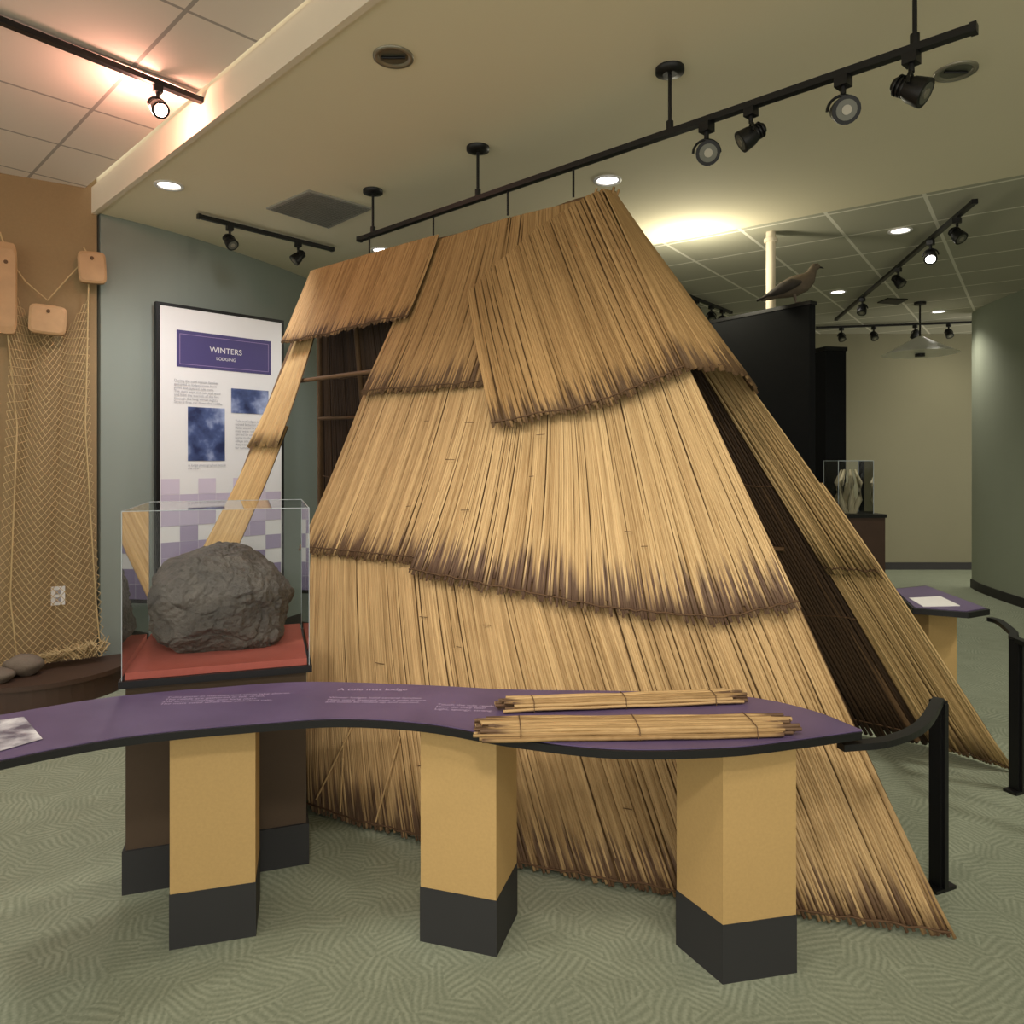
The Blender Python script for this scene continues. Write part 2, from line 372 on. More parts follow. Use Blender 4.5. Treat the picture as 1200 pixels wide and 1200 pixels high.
def bend(u,v): return S(u,v)+Vector((.10,-.03,0))*math.sin(math.pi*min(1,v*1.3))*.7
def legP(u0,u1,v0,v1):
    return lambda s,t: bend(lerp(u0[0]+(u0[1]-u0[0])*s,u1[0]+(u1[1]-u1[0])*s,t),lerp(v0,v1,t))
nL=SN(.97,.5)
lay_mat(b,legP((.915,.99),(.89,1),.13,.43),lambda s,t:nL,20,8,m_reedL,0.02,0.03,wm=1.35,cords=(.97,))
lay_mat(b,legP((.90,1),(.875,1),.38,1.0),lambda s,t:nL,30,10,m_reedL,0.0,0.01,wm=1.35,cords=(.97,))
b.build('mat_left_leg',lodge)
def bP(s,t): return R.lerp(L,s).lerp(K2.lerp(KL,s),t)
nB=((L-R).cross(K2-R)).normalized()
if nB.y>0: nB=-nB
b=MB(); lay_mat(b,bP,lambda s,t:nB,230,10,m_reedshade,0,0,wm=1.2,cords=(.25,.5,.75,.97),under=m_undershade); b.build('mat_back_slope',lodge)
b=MB()
def rs(v0,v1,w0,w1):
    def f(s,t):
        v=lerp(v0,v1,t); a=R.lerp(K,v)+Vector((.03,-.01,.02))*math.sin(math.pi*v); c=(R+Vector((-.06,.05,0))).lerp(K2,v); return a.lerp(c,s*lerp(w0,w1,t))
    return f
nS=((K2-K).cross(R-K)).normalized()
if nS.y>0: nS=-nS
lay_mat(b,rs(.5,1,.95,1),lambda s,t:nS,36,8,m_reedL,0.0,0.01,wm=1.35,cords=(.98,))
lay_mat(b,rs(.0,.66,.9,.9),lambda s,t:nS,28,8,m_reedL,0.015,0.022,wm=1.45,cords=(.98,))
b.build('mat_right_leg',lodge)
b=MB(); inn=(K-B1).normalized()
b.tube([R-nF*0.05+inn*.0,B1-nF*0.04-Vector((.10,-.05,-.02))],0.02,m_pole,8)
b.tube([R+Vector((-.08,.10,-.02)),K+Vector((-.28,.34,0.02))],0.022,m_pole,8)
b.tube([L,KL+Vector((0,0,.02))],0.025,m_pole,8)
b.tube([L,S(1,1)+Vector((.14,.06,.02))],0.02,m_pole,8)
for u in (.12,.25,.38,.52): b.tube([S(u,.02)-nF*0.04,S(u,1)+Vector((0,.08,.02))],0.02,m_pole,8)
for u in (.3,.6,.85): b.tube([R.lerp(L,u),K2.lerp(KL,u)+Vector((0,-.06,.02))],0.02,m_pole,8)
a=S(.97,.27)-nF*0.03; c=S(.55,.27)-nF*0.03; b.tube([a,c],0.014,m_pole,8)
a=S(.55,.14)-nF*0.05; c=S(.55,1)-nF*0.05+Vector((0,.05,.03)); b.tube([a,c],0.02,m_pole,8)
for v in (.35,.62): b.tube([bP(.05,v)-Vector((0,.04,0)),bP(1,v)-Vector((0,.04,0))],0.012,m_pole,8)
b.build('pole_frame',lodge)
b=MB()
for i in range(26):
    u=random.uniform(.03,.5); v=random.uniform(.3,.95); p=S(u,v)+SN(u,v)*0.066 if v<.62 else S(u,v)+SN(u,v)*0.018
    q=Vector((.94,-.34,0))*random.uniform(.02,.05)
    b.tube([p,p+q+Vector((0,0,random.uniform(-.004,.004)))],0.0016,m_cord,5)
for u0,v0,u1,v1 in ((.50,.86,.535,.985),(.44,.88,.455,.99),(.30,.80,.315,.93),(.515,.9,.50,.99)):
    b.tube([S(u0,v0)+SN(u0,v0)*.02,S(u1,v1)+SN(u1,v1)*.035],.004,m_reed,6,cols=[(.8,.3,.5,1)]*2)
b.build('mat_stitches',lodge)

# ---------------- curved table
ZT=0.70
table=empty('curved_display_table')
near=crom([onz(*p,ZT) for p in [(-160,935),(0,893),(150,865),(300,850),(400,844),(500,850),(600,867),(720,880),(850,878),(940,868),(1010,858)]],8)
far=crom([onz(*p,ZT) for p in [(-160,870),(0,838),(130,817),(250,806),(360,799),(500,803),(600,808),(740,810),(870,816),(950,832),(1010,855)]],8)
def strip(b,A,Bf,z0,z1,mat,inset=0):
    vs=[];fs=[]
    n=len(A)
    for i in range(n):
        a=Vector((*A[i],0));c=Vector((*Bf[i],0)); dd=(c-a); l=dd.length
        k=min(inset,l*0.3)
        if l>1e-5: a=a+dd/l*k; c=c-dd/l*k
        for p in(a,c):
            for z in(z0,z1): vs.append((p.x,p.y,z))
    for i in range(n-1):
        q=i*4;r=q+4
        fs+=[(q,r,r+1,q+1),(q+2,q+3,r+3,r+2),(q+1,r+1,r+3,q+3),(q,q+2,r+2,r)]
    fs+=[(0,1,3,2),((n-1)*4,(n-1)*4+2,(n-1)*4+3,(n-1)*4+1)]
    b.add(vs,fs,mat)
b=MB(); strip(b,near,far,ZT-0.022,ZT,m_black); b.build('tabletop_slab',table,fix=True)
b=MB(); strip(b,near,far,ZT,ZT+0.003,m_purple,0.010); b.build('tabletop_graphic',table,fix=True)
def pillar(corners,parent,name):
    b=MB(); b.prism(corners,0,0.17,m_kick)
    c=np.mean(np.array(corners),axis=0)
    ins=[tuple(c+(np.array(p)-c)*0.985) for p in corners]
    b.prism(ins,0.17,ZT-0.022,m_pillar); b.build(name,parent,fix=True)
def quad_from(a,bb,w):
    a=np.array(a);bb=np.array(bb); u=(bb-a)/np.linalg.norm(bb-a); n=np.array((-u[1],u[0]))
    if n[1]<0:n=-n
    return [tuple(a),tuple(bb),tuple(bb+n*w),tuple(a+n*w)]
def quad3(a,c,e):
    a=np.array(a);c=np.array(c);e=np.array(e); return [tuple(a),tuple(c),tuple(e),tuple(a+e-c)]
pillar(quad3(onz(792,1107,0),onz(847,1154,0),onz(934,1140,0)),table,'leg_1')
pillar(quad_from(onz(492,1103,0),onz(582,1122,0),.22),table,'leg_2')
pillar(quad_from(onz(198,1114,0),onz(300,1097,0),.20),table,'leg_3')
m_ink=M('table_ink',srgb(185,168,200),0.5)
def tt(body,size,px,py,ang,nm):
    o=onz3(px,py,ZT+0.005); o.z=ZT+.0045
    text(body,size,m_ink,o,(math.cos(ang),math.sin(ang),0),(-math.sin(ang),math.cos(ang),0),table,nm)
tt('Tules grow in marshes and along lake shores.\nThe reeds are gathered in fall, dried,\nand sewn together into long mats.\nThe mats swell when wet and shed rain.',.022,195,818,.12,'text_1')
tt('A tule mat lodge',.036,395,809,.0,'text_2b')
tt('Winter lodges held several families.\nMats were layered over a pole frame\nand could be rolled up and carried.',.022,385,818,-.02,'text_2')
tt('Touch the tule reeds.\nHow do they feel?\nLight, spongy, strong.',.022,512,826,-.1,'text_3')
b=MB(); q=[onz3(p[0],p[1],ZT) for p in [(-30,850),(28,842),(50,868),(-20,888)]]
b.add([(p.x,p.y,ZT+.0055) for p in q],[(3,2,1,0)],m_pic2); b.build('photo_print',table)

# handrails
def rail(name,pts,posts,z,w=.035):
    b=MB(); P=crom(pts,8); A_=[];B_=[]
    for i in range(len(P)):
        t=P[min(i+1,len(P)-1)]-P[max(i-1,0)]; t=t/np.linalg.norm(t); n=np.array((-t[1],t[0]))*w/2; A_.append(P[i]-n); B_.append(P[i]+n)
    strip(b,A_,B_,z-.012,z+.008,m_black)
    for p in posts:
        b.box((p[0],p[1],z/2),.040,.040,z,m_black,.4); b.box((p[0],p[1],.006),.10,.06,.012,m_black,.4)
        b.box((p[0],p[1],z/2),.018,.062,z*.98,m_black,.4)
    return b.build(name,fix=True)
zr=.66
rail('handrail',[onz(985,874,zr),onz(1040,868,zr),onz(1080,850,zr),(1.50,2.55)],[(1.50,2.55)],zr)
rail('handrail',[onz(1160,725,.69),onz(1172,729,.69),onz(1188,742,.69),(2.29,3.29),(2.32,3.0),(2.6,2.7)],[(2.29,3.29),(2.6,2.7)],.69)

# far display table at right
b=MB(); q=[onz(*p,.7) for p in [(1045,690),(1085,686),(1160,714),(1135,718),(1070,713)]]
b.prism(q,.67,.7,m_black); c=np.mean(np.array(q),axis=0)
b.prism([tuple(c+(np.array(p)-c)*.93) for p in q],.7,.704,m_purple)
q2=[onz(*p,.7) for p in [(1065,702),(1102,700),(1125,711),(1082,712)]]; b.prism(q2,.704,.707,m_white)
pc=(2.38,4.15); b.box((pc[0],pc[1],.42),.2,.2,.50,m_pillar,.3); b.box((pc[0],pc[1],.085),.205,.205,.17,m_kick,.3)
b.build('display_table',fix=True)

# ---------------- reed bundles on table
def bundle(name,a,c,w,n,layers,seed,flare=0):
    random.seed(seed); b=MB(); a=Vector((*a,0));c=Vector((*c,0)); u=(c-a).normalized(); sd=Vector((-u.y,u.x,0)); ln=(c-a).length
    for k in range(layers):
        for i in range(n):
            o=(i-(n-1)/2)/n*w*(1-.12*k)+random.uniform(-.002,.002); z=ZT+.010+k*.009+random.uniform(0,.003)
            s0=random.uniform(-.03,.04); s1=ln+random.uniform(-.04,.03)
            P=[];cc=[]; r1=random.random();r2=random.random(); ph=random.uniform(0,6); tw=random.uniform(-.008,.008)
            for j in range(9):
                t=j/8; x=lerp(s0,s1,t); P.append(a+u*x+sd*(o*(1+flare*(1-t))+.002*math.sin(t*7+i)+tw*(t-.5))+Vector((0,0,z+.003*abs(math.sin(t*9+ph)))))
                cc.append((r1,abs(t-.5)*2.0 if r2>.3 else .3,r2,1))
            rr=random.uniform(.0045,.0065)
            b.tube(P,[rr]*9,m_reed,6,cols=cc)
    for s in (.12,.5,.88):
        m=a+u*ln*s; h=layers*.009+.010
        b.tube([m+sd*x+Vector((0,0,z)) for x,z in ((-w*.53,ZT+.006),(-w*.45,ZT+h),(0,ZT+h+.004),(w*.45,ZT+h),(w*.53,ZT+.006))],.0015,m_cord,6)
    return b.build(name)
bundle('tule_reed_bundle',onz(590,826,.72),onz(866,816,.72),.08,8,3,3)
bundle('tule_reed_bundle',onz(566,854,.72),onz(920,849,.72),.135,14,3,4,.1)
random.seed(11)

# ---------------- rock display
A=Vector((-1.345,2.50,0)); Bq=Vector((-.755,2.70,0)); wv=(Bq-A).normalized(); nv=Vector((-wv.y,wv.x,0)); W=(Bq-A).length; D=.62
def rq(x,y): p=A+wv*x+nv*y; return (p.x,p.y)
case=empty('rock_display_case')
b=MB()
b.prism([rq(.01,.01),rq(W-.01,.01),rq(W-.01,D-.01),rq(.01,D-.01)],.15,.715,m_pedbrown)
b.prism([rq(0,0),rq(W,0),rq(W,D),rq(0,D)],0,.15,m_kick)
b.prism([rq(-.01,-.01),rq(W+.01,-.01),rq(W+.01,D+.01),rq(-.01,D+.01)],.715,.74,m_black)
b.prism([rq(.008,.008),rq(W-.008,.008),rq(W-.008,D-.008),rq(.008,D-.008)],.74,.765,m_red); b.build('pedestal',case,fix=True)
b=MB(); z0,z1=.74,1.325
cs=[rq(0,0),rq(W,0),rq(W,D),rq(0,D)]
for i in range(4):
    p=cs[i];q=cs[(i+1)%4]; b.add([(p[0],p[1],z0),(q[0],q[1],z0),(q[0],q[1],z1),(p[0],p[1],z1)],[(0,1,2,3)],m_glass)
b.add([(p[0],p[1],z1) for p in cs],[(0,1,2,3)],m_glass)
for i in range(4):
    p=cs[i];q=cs[(i+1)%4]
    b.tube([(p[0],p[1],z0),(p[0],p[1],z1)],.0013,m_edge,6); b.tube([(p[0],p[1],z1),(q[0],q[1],z1)],.0013,m_edge,6)
b.build('acrylic_cover',case)
import bmesh
bm=bmesh.new(); bmesh.ops.create_icosphere(bm,subdivisions=7,radius=1.22)
pl=[((-1,0,.1),.93),((-.8,-.1,.8),.98),((-.25,0,1),.90),((.2,-.1,1),.87),((.6,-.1,.8),.86),((1,-.1,.45),.90),((1,-.1,-.2),.97),((.9,0,-.7),1.02),((0,0,-1),.78),((-.8,-.2,-.7),.98),((-.1,-1,.35),.80),((.5,-1,.0),.90),((-.6,-.9,.1),.92),((0,-.8,-.7),.94),((.15,-.7,.8),.90),((.65,-.6,.5),.92),((-.5,-.6,.65),.97),((0,1,.2),.85)]
pl=[(Vector(n_).normalized(),c_) for n_,c_ in pl]
for v in bm.verts:
    p=v.co.copy()
    for n_,c_ in pl:
        dd=p.dot(n_)-c_
        if dd>0: p-=n_*dd*.93
    q=p*2.0
    rid=1-abs(noise.noise(q*1.1+Vector((5,2,9))))*2
    k=noise.noise(q*.8+Vector((2,0,1)))*.09+noise.noise(q*2.3)*.045+noise.noise(q*6)*.02+noise.noise(q*14)*.009+noise.noise(q*30)*.004-max(0,rid-.88)*.35
    p=p*(1+k)
    v.co=Vector((p.x*.262,p.y*.20,p.z*.225))
zmin=min(v.co.z for v in bm.verts)
rc=A+wv*(W*.475)+nv*(D*.54); rot=Matrix.Rotation(math.atan2(wv.y,wv.x),4,'Z')
for v in bm.verts:
    v.co.z=max(v.co.z,zmin+.02); v.co.z+= -zmin-.02+.765
    v.co=rot@v.co; v.co.x+=rc.x; v.co.y+=rc.y
me=bpy.data.meshes.new('basalt_rock'); bm.to_mesh(me); bm.free(); me.materials.append(m_rock)
o=bpy.data.objects.new('basalt_rock',me); scene.collection.objects.link(o)
for p in me.polygons: p.use_smooth=True
o.parent=case

# ---------------- poster panel
poster=empty('lodge_poster_panel')
PA=Vector((-2.55,5.2,0)); PB=Vector((-1.86,5.92,0)); pu=(PB-PA).normalized(); pn=Vector((pu.y,-pu.x,0)); PW=(PB-PA).length
zt=2.645; zb=.42
b=MB()
def pq(x,z,o=0): return PA+pu*x+Vector((0,0,z))+pn*o
def prect(b,x0,x1,z0,z1,o,mat): b.add([pq(x0,z0,o),pq(x1,z0,o),pq(x1,z1,o),pq(x0,z1,o)],[(0,1,2,3)],mat)
def pbox(b,x0,x1,z0,z1,o0,o1,mat):
    b.prism([pq(x0,0,o0)[:2],pq(x1,0,o0)[:2],pq(x1,0,o1)[:2],pq(x0,0,o1)[:2]],z0,z1,mat)
pbox(b,0,PW,zb,zt,-.04,0,m_black); pbox(b,.05,.1,0,zb,-.04,0,m_black); pbox(b,PW-.1,PW-.05,0,zb,-.04,0,m_black)
pbox(b,-.1+.05,.25,0,.03,-.12,.1,m_black); pbox(b,PW-.25,PW+.0,0,.03,-.12,.1,m_black)
b.build('frame',poster,fix=True)
b=MB(); prect(b,.025,PW-.025,zb+.03,zt-.025,.003,m_white)
prect(b,.14,PW-.12,2.19,2.46,.006,m_navy)
for z in(2.21,2.43): prect(b,.16,PW-.14,z,z+.004,.008,m_lav)
for x in(.16,PW-.144): prect(b,x,x+.004,2.21,2.434,.008,m_lav)
prect(b,.55,PW-.14,1.87,2.06,.006,m_pic1); prect(b,.22,.50,1.50,1.90,.006,m_pic1)
random.seed(5)
for i in range(7):
    for j in range(9):
        c=random.random(); z=zb+.03+j*.115
        if z>1.35: continue
        fade=min(1,max(0,(z-.45)/.9))
        if c<.98-fade*.35:
            g=int(122+fade*85+random.uniform(-8,8)); nm='lav%d'%(g//8); m=bpy.data.materials.get(nm) or M(nm,srgb(min(255,g+8),g-4,min(235,g+28-int(18*fade))),.5,var=.02)
            prect(b,.03+i*.134,.03+i*.134+.132,z,z+.113,.005,m)
b.build('print',poster)
up=(0,0,1)
text('WINTERS',.06,m_white,pq(PW/2+.01,2.32,.01),pu,up,poster,'title',align='CENTER')
text('LODGING',.034,m_white,pq(PW/2+.01,2.265,.01),pu,up,poster,'subtitle',align='CENTER')
body='During the cold season families\ngathered in lodges made from\npoles and layered tule mats.\nThe mats kept out rain and wind\nand held the warmth of the fire\nthrough the long winter nights.\nSeveral fires ran down the middle.'
text(body,.026,m_grey,pq(.12,2.08,.01),pu,up,poster,'body_1')
text('Tule mat lodges could be\nmoved between camps.\nPoles stayed in place;\nmats were rolled and\ncarried by canoe or\nhorse to the next\nvillage site, where\nthey were used again\nfor summer shelter.',.026,m_grey,pq(.58,1.8,.01),pu,up,poster,'body_2')
text('A lodge photographed beside\nthe river.',.024,m_grey,pq(.22,1.46,.01),pu,up,poster,'caption')

# ---------------- net display
net=empty('fishing_net_display')
wd=Vector((.84,.54,0)); wn_=Vector((.54,-.84,0))
def tw(px,off):
    r=(px-600)/F; o=Vector((-2.85,4.98,0))+wn_*off
    s=(r*o.y-o.x)/(wd.x-r*wd.y); return o+wd*s
b=MB(); cols=26; rows=84
vs=[]
def netp(i,j):
    t=j/rows; s=i/cols
    xl=lerp(14,-6,t); xr=lerp(104,124,t**2); px=lerp(xl,xr,s)
    p=tw(px,.06+.035*math.sin(s*16+t*3)+.05*t); ztop=2.62-.30*math.sin(math.pi*s); p.z=lerp(ztop,.20,t); return p
for i in range(cols+1):
    for j in range(rows+1): vs.append(netp(i,j))
idx=lambda i,j:i*(rows+1)+j
for i in range(cols+1):
    for j in range(rows):
        if (i+j)%2==0:
            if i<cols: b.tube([vs[idx(i,j)],vs[idx(i+1,j+1)]],.0021,m_net,4,cap=False)
            if i>0: b.tube([vs[idx(i,j)],vs[idx(i-1,j+1)]],.0021,m_net,4,cap=False)
for k in range(60):
    s=random.random(); p=tw(lerp(5,118,s),.15); p.z=.17
    pts=[p+wd*.06*math.sin(k+j*1.3)+wn_*.06*math.cos(k*2+j)+Vector((0,0,.03+(.02+.09*s)*math.sin(k+j*2)**2)) for j in range(6)]
    b.tube(pts,.0035,m_net,5)
b.build('net_mesh',net)
b=MB()
def rp(px,py,off=.08):
    p=tw(px,off); p.z=C-(py-H)/F*p.y; return p
for seq in ([(8,300),(30,330),(56,352),(80,325),(104,300)],[(8,380),(20,500),(12,700),(20,770)],[(104,330),(100,500),(112,700),(118,765)],[(0,272),(6,290)],[(98,290),(103,298)]):
    b.tube([rp(*p) for p in seq],.005,m_net,6)
b.build('net_rope',net)
b=MB()
def wfloat(px,py,w,h,ang):
    c=rp(px,py,.12); vs=[]
    ux=(wd*math.cos(ang)+Vector((0,0,1))*math.sin(ang)); uz=(-wd*math.sin(ang)+Vector((0,0,1))*math.cos(ang))
    prof=[];N=20
    for k in range(N):
        a=2*math.pi*k/N; cx=abs(math.cos(a))**.35*math.copysign(1,math.cos(a)); cy=abs(math.sin(a))**.35*math.copysign(1,math.sin(a)); prof.append((cx*w/2,cy*h/2))
    for o,s in((-.03,.85),(-.022,1),(.022,1),(.03,.85)):
        for x,z in prof: vs.append(c+ux*x*s+uz*z*s+wn_*o)
    fs=[(r*N+k,r*N+(k+1)%N,(r+1)*N+(k+1)%N,(r+1)*N+k) for r in range(3) for k in range(N)]+[tuple(range(N))[::-1],tuple(range(3*N,4*N))]
    b.add(vs,fs,m_wood)
    b.tube([c+uz*h*.28+wn_*.025,c+uz*h*.28+wn_*.036],.012,m_cord,10)
wfloat(7,338,.12,.58,0); wfloat(56,375,.21,.19,-.05); wfloat(108,314,.165,.21,.05)
b.build('wood_floats',net,fix=True)
b=MB()
cc=Vector((-3.1,4.82,0))+wn_*.02; pts=[]
for k in range(25):
    a=math.pi*k/24; p=cc+wd*math.cos(a)*.52+wn_*math.sin(a)*.52; pts.append((p.x,p.y))
b.prism(pts,0,.13,m_stand); pts2=[tuple((np.array(p)-np.array(cc[:2]))*1.04+np.array(cc[:2])) for p in pts]; b.prism(pts2,.13,.16,m_stand)
b.build('plinth',net,fix=True)
def stone(name,p,r,parent,mat=m_stone):
    bm=bmesh.new(); bmesh.ops.create_icosphere(bm,subdivisions=3,radius=1)
    for v in bm.verts:
        v.co*=1+.25*noise.noise(v.co*1.3+Vector(p)); v.co=Vector((v.co.x*r[0]+p[0],v.co.y*r[1]+p[1],v.co.z*r[2]+p[2]))
    me=bpy.data.meshes.new(name); bm.to_mesh(me); bm.free(); me.materials.append(mat)
    for q in me.polygons:q.use_smooth=True
    o=bpy.data.objects.new(name,me); scene.collection.objects.link(o); o.parent=parent
p=rp(28,790,.25); stone('stone_1',(p.x,p.y,.22),(.11,.09,.07),net)
p=rp(-5,800,.35); stone('stone_2',(p.x,p.y,.20),(.1,.08,.05),net)
c=rp(68,698,.005)
b=MB(); vs=[c+wd*x+Vector((0,0,z))+wn_*o for o in(0,.008) for x,z in((-.04,-.062),(.04,-.062),(.04,.062),(-.04,.062))]
b.add(vs,[(0,1,2,3),(7,6,5,4),(0,4,5,1),(1,5,6,2),(2,6,7,3),(3,7,4,0)],m_white)
for z in(-.025,.025):
    b.add([c+wd*x+Vector((0,0,z+y))+wn_*.009 for x,y in((-.015,-.015),(.015,-.015),(.015,.015),(-.015,.015))],[(0,1,2,3)],m_grey)
b.build('wall_outlet',fix=True)

# ---------------- black panel, column, cases, bird
b=MB(); pa=Vector((2.05,5.0,0)); pb=Vector((1.5,5.8,0)); u=(pb-pa).normalized(); nn=Vector((u.y,-u.x,0))
b.prism([pa[:2],pb[:2],(pb+nn*.07)[:2],(pa+nn*.07)[:2]],0,2.58,m_blackpanel)
b.prism([(pa-u*.01-nn*.005)[:2],(pb+u*.01-nn*.005)[:2],(pb+u*.01+nn*.075)[:2],(pa-u*.01+nn*.075)[:2]],2.58,2.605,m_black)
b.build('partition_panel',fix=True)
b=MB(); b.box((3.10,7.1,1.28),.22,.22,2.56,m_blackpanel,.2); b.box((3.10,7.1,2.58),.24,.24,.04,m_black,.2); b.build('partition_post',fix=True)
b=MB(); b.tube([(1.98,5.55,0),(1.98,5.55,3.25)],.035,m_trimw,16); b.tube([(1.98,5.55,3.17),(1.98,5.55,3.2)],.05,m_trimw,16); b.build('support_column')
sc_=empty('specimen_display_case')
b=MB(); cx,cy=3.0,6.55
b.box((cx+.05,cy,.5),.42,.4,1.0,m_stand,.1); b.box((cx+.05,cy,1.015),.44,.42,.03,m_black,.1); b.build('pedestal',sc_,fix=True)
b=MB(); q=[(cx-.12,cy-.15),(cx+.2,cy-.13),(cx+.2,cy+.15),(cx-.12,cy+.15)]
for i in range(4):
    p=q[i];r=q[(i+1)%4]; b.add([(p[0],p[1],1.03),(r[0],r[1],1.03),(r[0],r[1],1.5),(p[0],p[1],1.5)],[(0,1,2,3)],m_glass)
    b.tube([(p[0],p[1],1.03),(p[0],p[1],1.5)],.003,m_edge,5); b.tube([(p[0],p[1],1.5),(r[0],r[1],1.5)],.003,m_edge,5)
b.build('acrylic_cover',sc_)
b=MB()
for k in range(7):
    a=k/7*6.28; x0=cx+.04+.05*math.cos(a); y0=cy+.05*math.sin(a)
    b.tube([(x0,y0,1.03),(x0+.05*math.cos(a),y0+.04*math.sin(a),1.15),(x0+.055*math.cos(a),y0+.04*math.sin(a),1.3),(x0+.01*math.cos(a),y0,1.42)],[.02,.024,.02,.006],m_bone,8)
b.tube([(cx+.04,cy,1.03),(cx+.04,cy,1.12),(cx+.04,cy,1.3)],[.07,.06,.03],m_bone,12)
b.build('bone_specimen',sc_)
bird=empty('mounted_pigeon'); bc=Vector((1.99,5.12,2.605)); fwd=Vector((.93,-.36,0)).normalized()
def bpnt(x,z,y=0): return bc+fwd*x+Vector((-fwd.y,fwd.x,0))*y+Vector((0,0,z))
b=MB()
b.tube([bpnt(x,z) for x,z in [(-.22,.05),(-.18,.062),(-.13,.085),(-.07,.105),(0,.125),(.06,.148),(.095,.175),(.112,.205),(.122,.23),(.135,.248),(.155,.25),(.168,.245)]],[.012,.024,.038,.060,.074,.068,.052,.036,.029,.031,.024,.009],m_feather,16)
b.tube([bpnt(x,z) for x,z in [(.163,.246),(.18,.242),(.195,.234)]],[.008,.006,.001],m_black,8)
for sd in(-1,1):
    b.tube([bpnt(x,z,sd*y) for x,z,y in [(.05,.14,.058),(-.01,.13,.070),(-.08,.105,.056),(-.15,.08,.03),(-.2,.07,.015)]],[.012,.038,.038,.022,.004],m_featherd,10)
    b.tube([bpnt(.0,.08,sd*.025),bpnt(.012,.03,sd*.025),bpnt(.012,.004,sd*.025)],[.016,.006,.005],m_stone,8)
    for a in(-.5,0,.5): b.tube([bpnt(.012,.005,sd*.025),bpnt(.012+.035*math.cos(a),.004,sd*.025+.03*math.sin(a))],.004,m_stone,6)
    b.tube([bpnt(.142,.255,sd*.018),bpnt(.142,.255,sd*.030)],.005,m_black,8)
b.tube([bpnt(x,z) for x,z in [(-.12,.085),(-.2,.06),(-.25,.045)]],[.03,.034,.026],m_featherd,10,flat=.3)
b.build('pigeon_body',bird)

# ---------------- ceiling fittings
def downlight(px,py,lit,z=ZC,energy=55,col=(1,.93,.82)):
    p=onz3(px,py,z); b=MB()
    N=28; vs=[];fs=[]
    for r,dz in((.085,0),(.085,-.008),(.068,-.008),(.062,-.001)):
        for k in range(N): a=2*math.pi*k/N; vs.append((p.x+r*math.cos(a),p.y+r*math.sin(a),z+dz))
    for q in range(3):
        for k in range(N): fs.append((q*N+k,q*N+(k+1)%N,(q+1)*N+(k+1)%N,(q+1)*N+k))
    b.add(vs,fs,m_chrome if not lit else m_white,True)
    b.add(vs[3*N:],[tuple(range(N))],m_lamp if lit else m_lampoff)
    if not lit: b.tube([(p.x-.05,p.y,z-.006),(p.x+.05,p.y,z-.006)],.006,m_black,6)
    o=b.build('recessed_downlight')
    if lit:
        l=bpy.data.lights.new('downlight_lamp','SPOT'); l.energy=energy; l.spot_size=math.radians(130); l.spot_blend=1; l.shadow_soft_size=.09; l.color=col
        lo=bpy.data.objects.new('lamp',l); scene.collection.objects.link(lo); lo.location=(p.x,p.y,z-.03); lo.parent=o
downlight(198,217,True,energy=75,col=(.97,.97,1)); downlight(712,211,True,energy=80); downlight(447,293,True,energy=70,col=(.98,.98,1))
downlight(1055,270,True,z=ZR,energy=85); downlight(982,342,True,z=ZR,energy=85); downlight(1100,365,True,z=ZR,energy=80)
downlight(461,66,False); downlight(1120,83,False)
b=MB(); vq=[onz3(*p,ZC) for p in [(312,243),(362,222),(436,243),(385,266)]]
m_vent=M('vent_grey',srgb(150,147,138),.6); m_slat=M('vent_slat',srgb(112,110,104),.6)
b.prism([v[:2] for v in vq],ZC-.012,ZC-.001,m_vent)
for i in range(1,20):
    t=i/20; a=vq[0].lerp(vq[1],t);c=vq[3].lerp(vq[2],t); a2=a.lerp(c,.05); c2=c.lerp(a,.05); a2.z=c2.z=ZC-.014; b.beam(a2,c2,.007,.005,m_slat)
b.build('ceiling_vent',fix=True)
b=MB(); vq=[onz3(*p,ZR) for p in [(1028,354),(1040,349),(1064,350),(1052,356)]]; b.prism([v[:2] for v in vq],ZR-.012,ZR-.001,m_dark); b.build('ceiling_vent',fix=True)
def head(b,p,aim,scale=1.0,lampm=None,ring=True):
    p=Vector(p); aim=Vector(aim).normalized(); s=scale
    b.box((p.x,p.y,p.z-.02*s),.05*s,.05*s,.04*s,m_black,.7)
    b.tube([p,p-Vector((0,0,.07*s))],.011*s,m_black,8)
    c=p-Vector((0,0,.13*s))
    side=aim.cross(Vector((0,0,1))).normalized()
    b.tube([c+side*.058*s*math.cos(a)+Vector((0,0,.058*s*math.sin(a))) for a in [math.pi*k/12 for k in range(13)]],.006*s,m_black,6)
    prof=[(-.07,.022),(-.06,.03),(-.02,.036),(.0,.046),(.045,.052),(.055,.052)]
    b.tube([c+aim*x*s for x,_ in prof],[r*s for _,r in prof],m_black,18)
    for x in(-.055,-.04,-.025): b.tube([c+aim*x*s,c+aim*(x+.006)*s],.038*s,m_black,16)
    b.tube([c+aim*.052*s,c+aim*.057*s],.038*s,lampm or m_lampoff,18)
    b.tube([c+aim*.056*s,c+aim*.060*s],.018*s,m_chrome if not lampm else lampm,14)
    return c
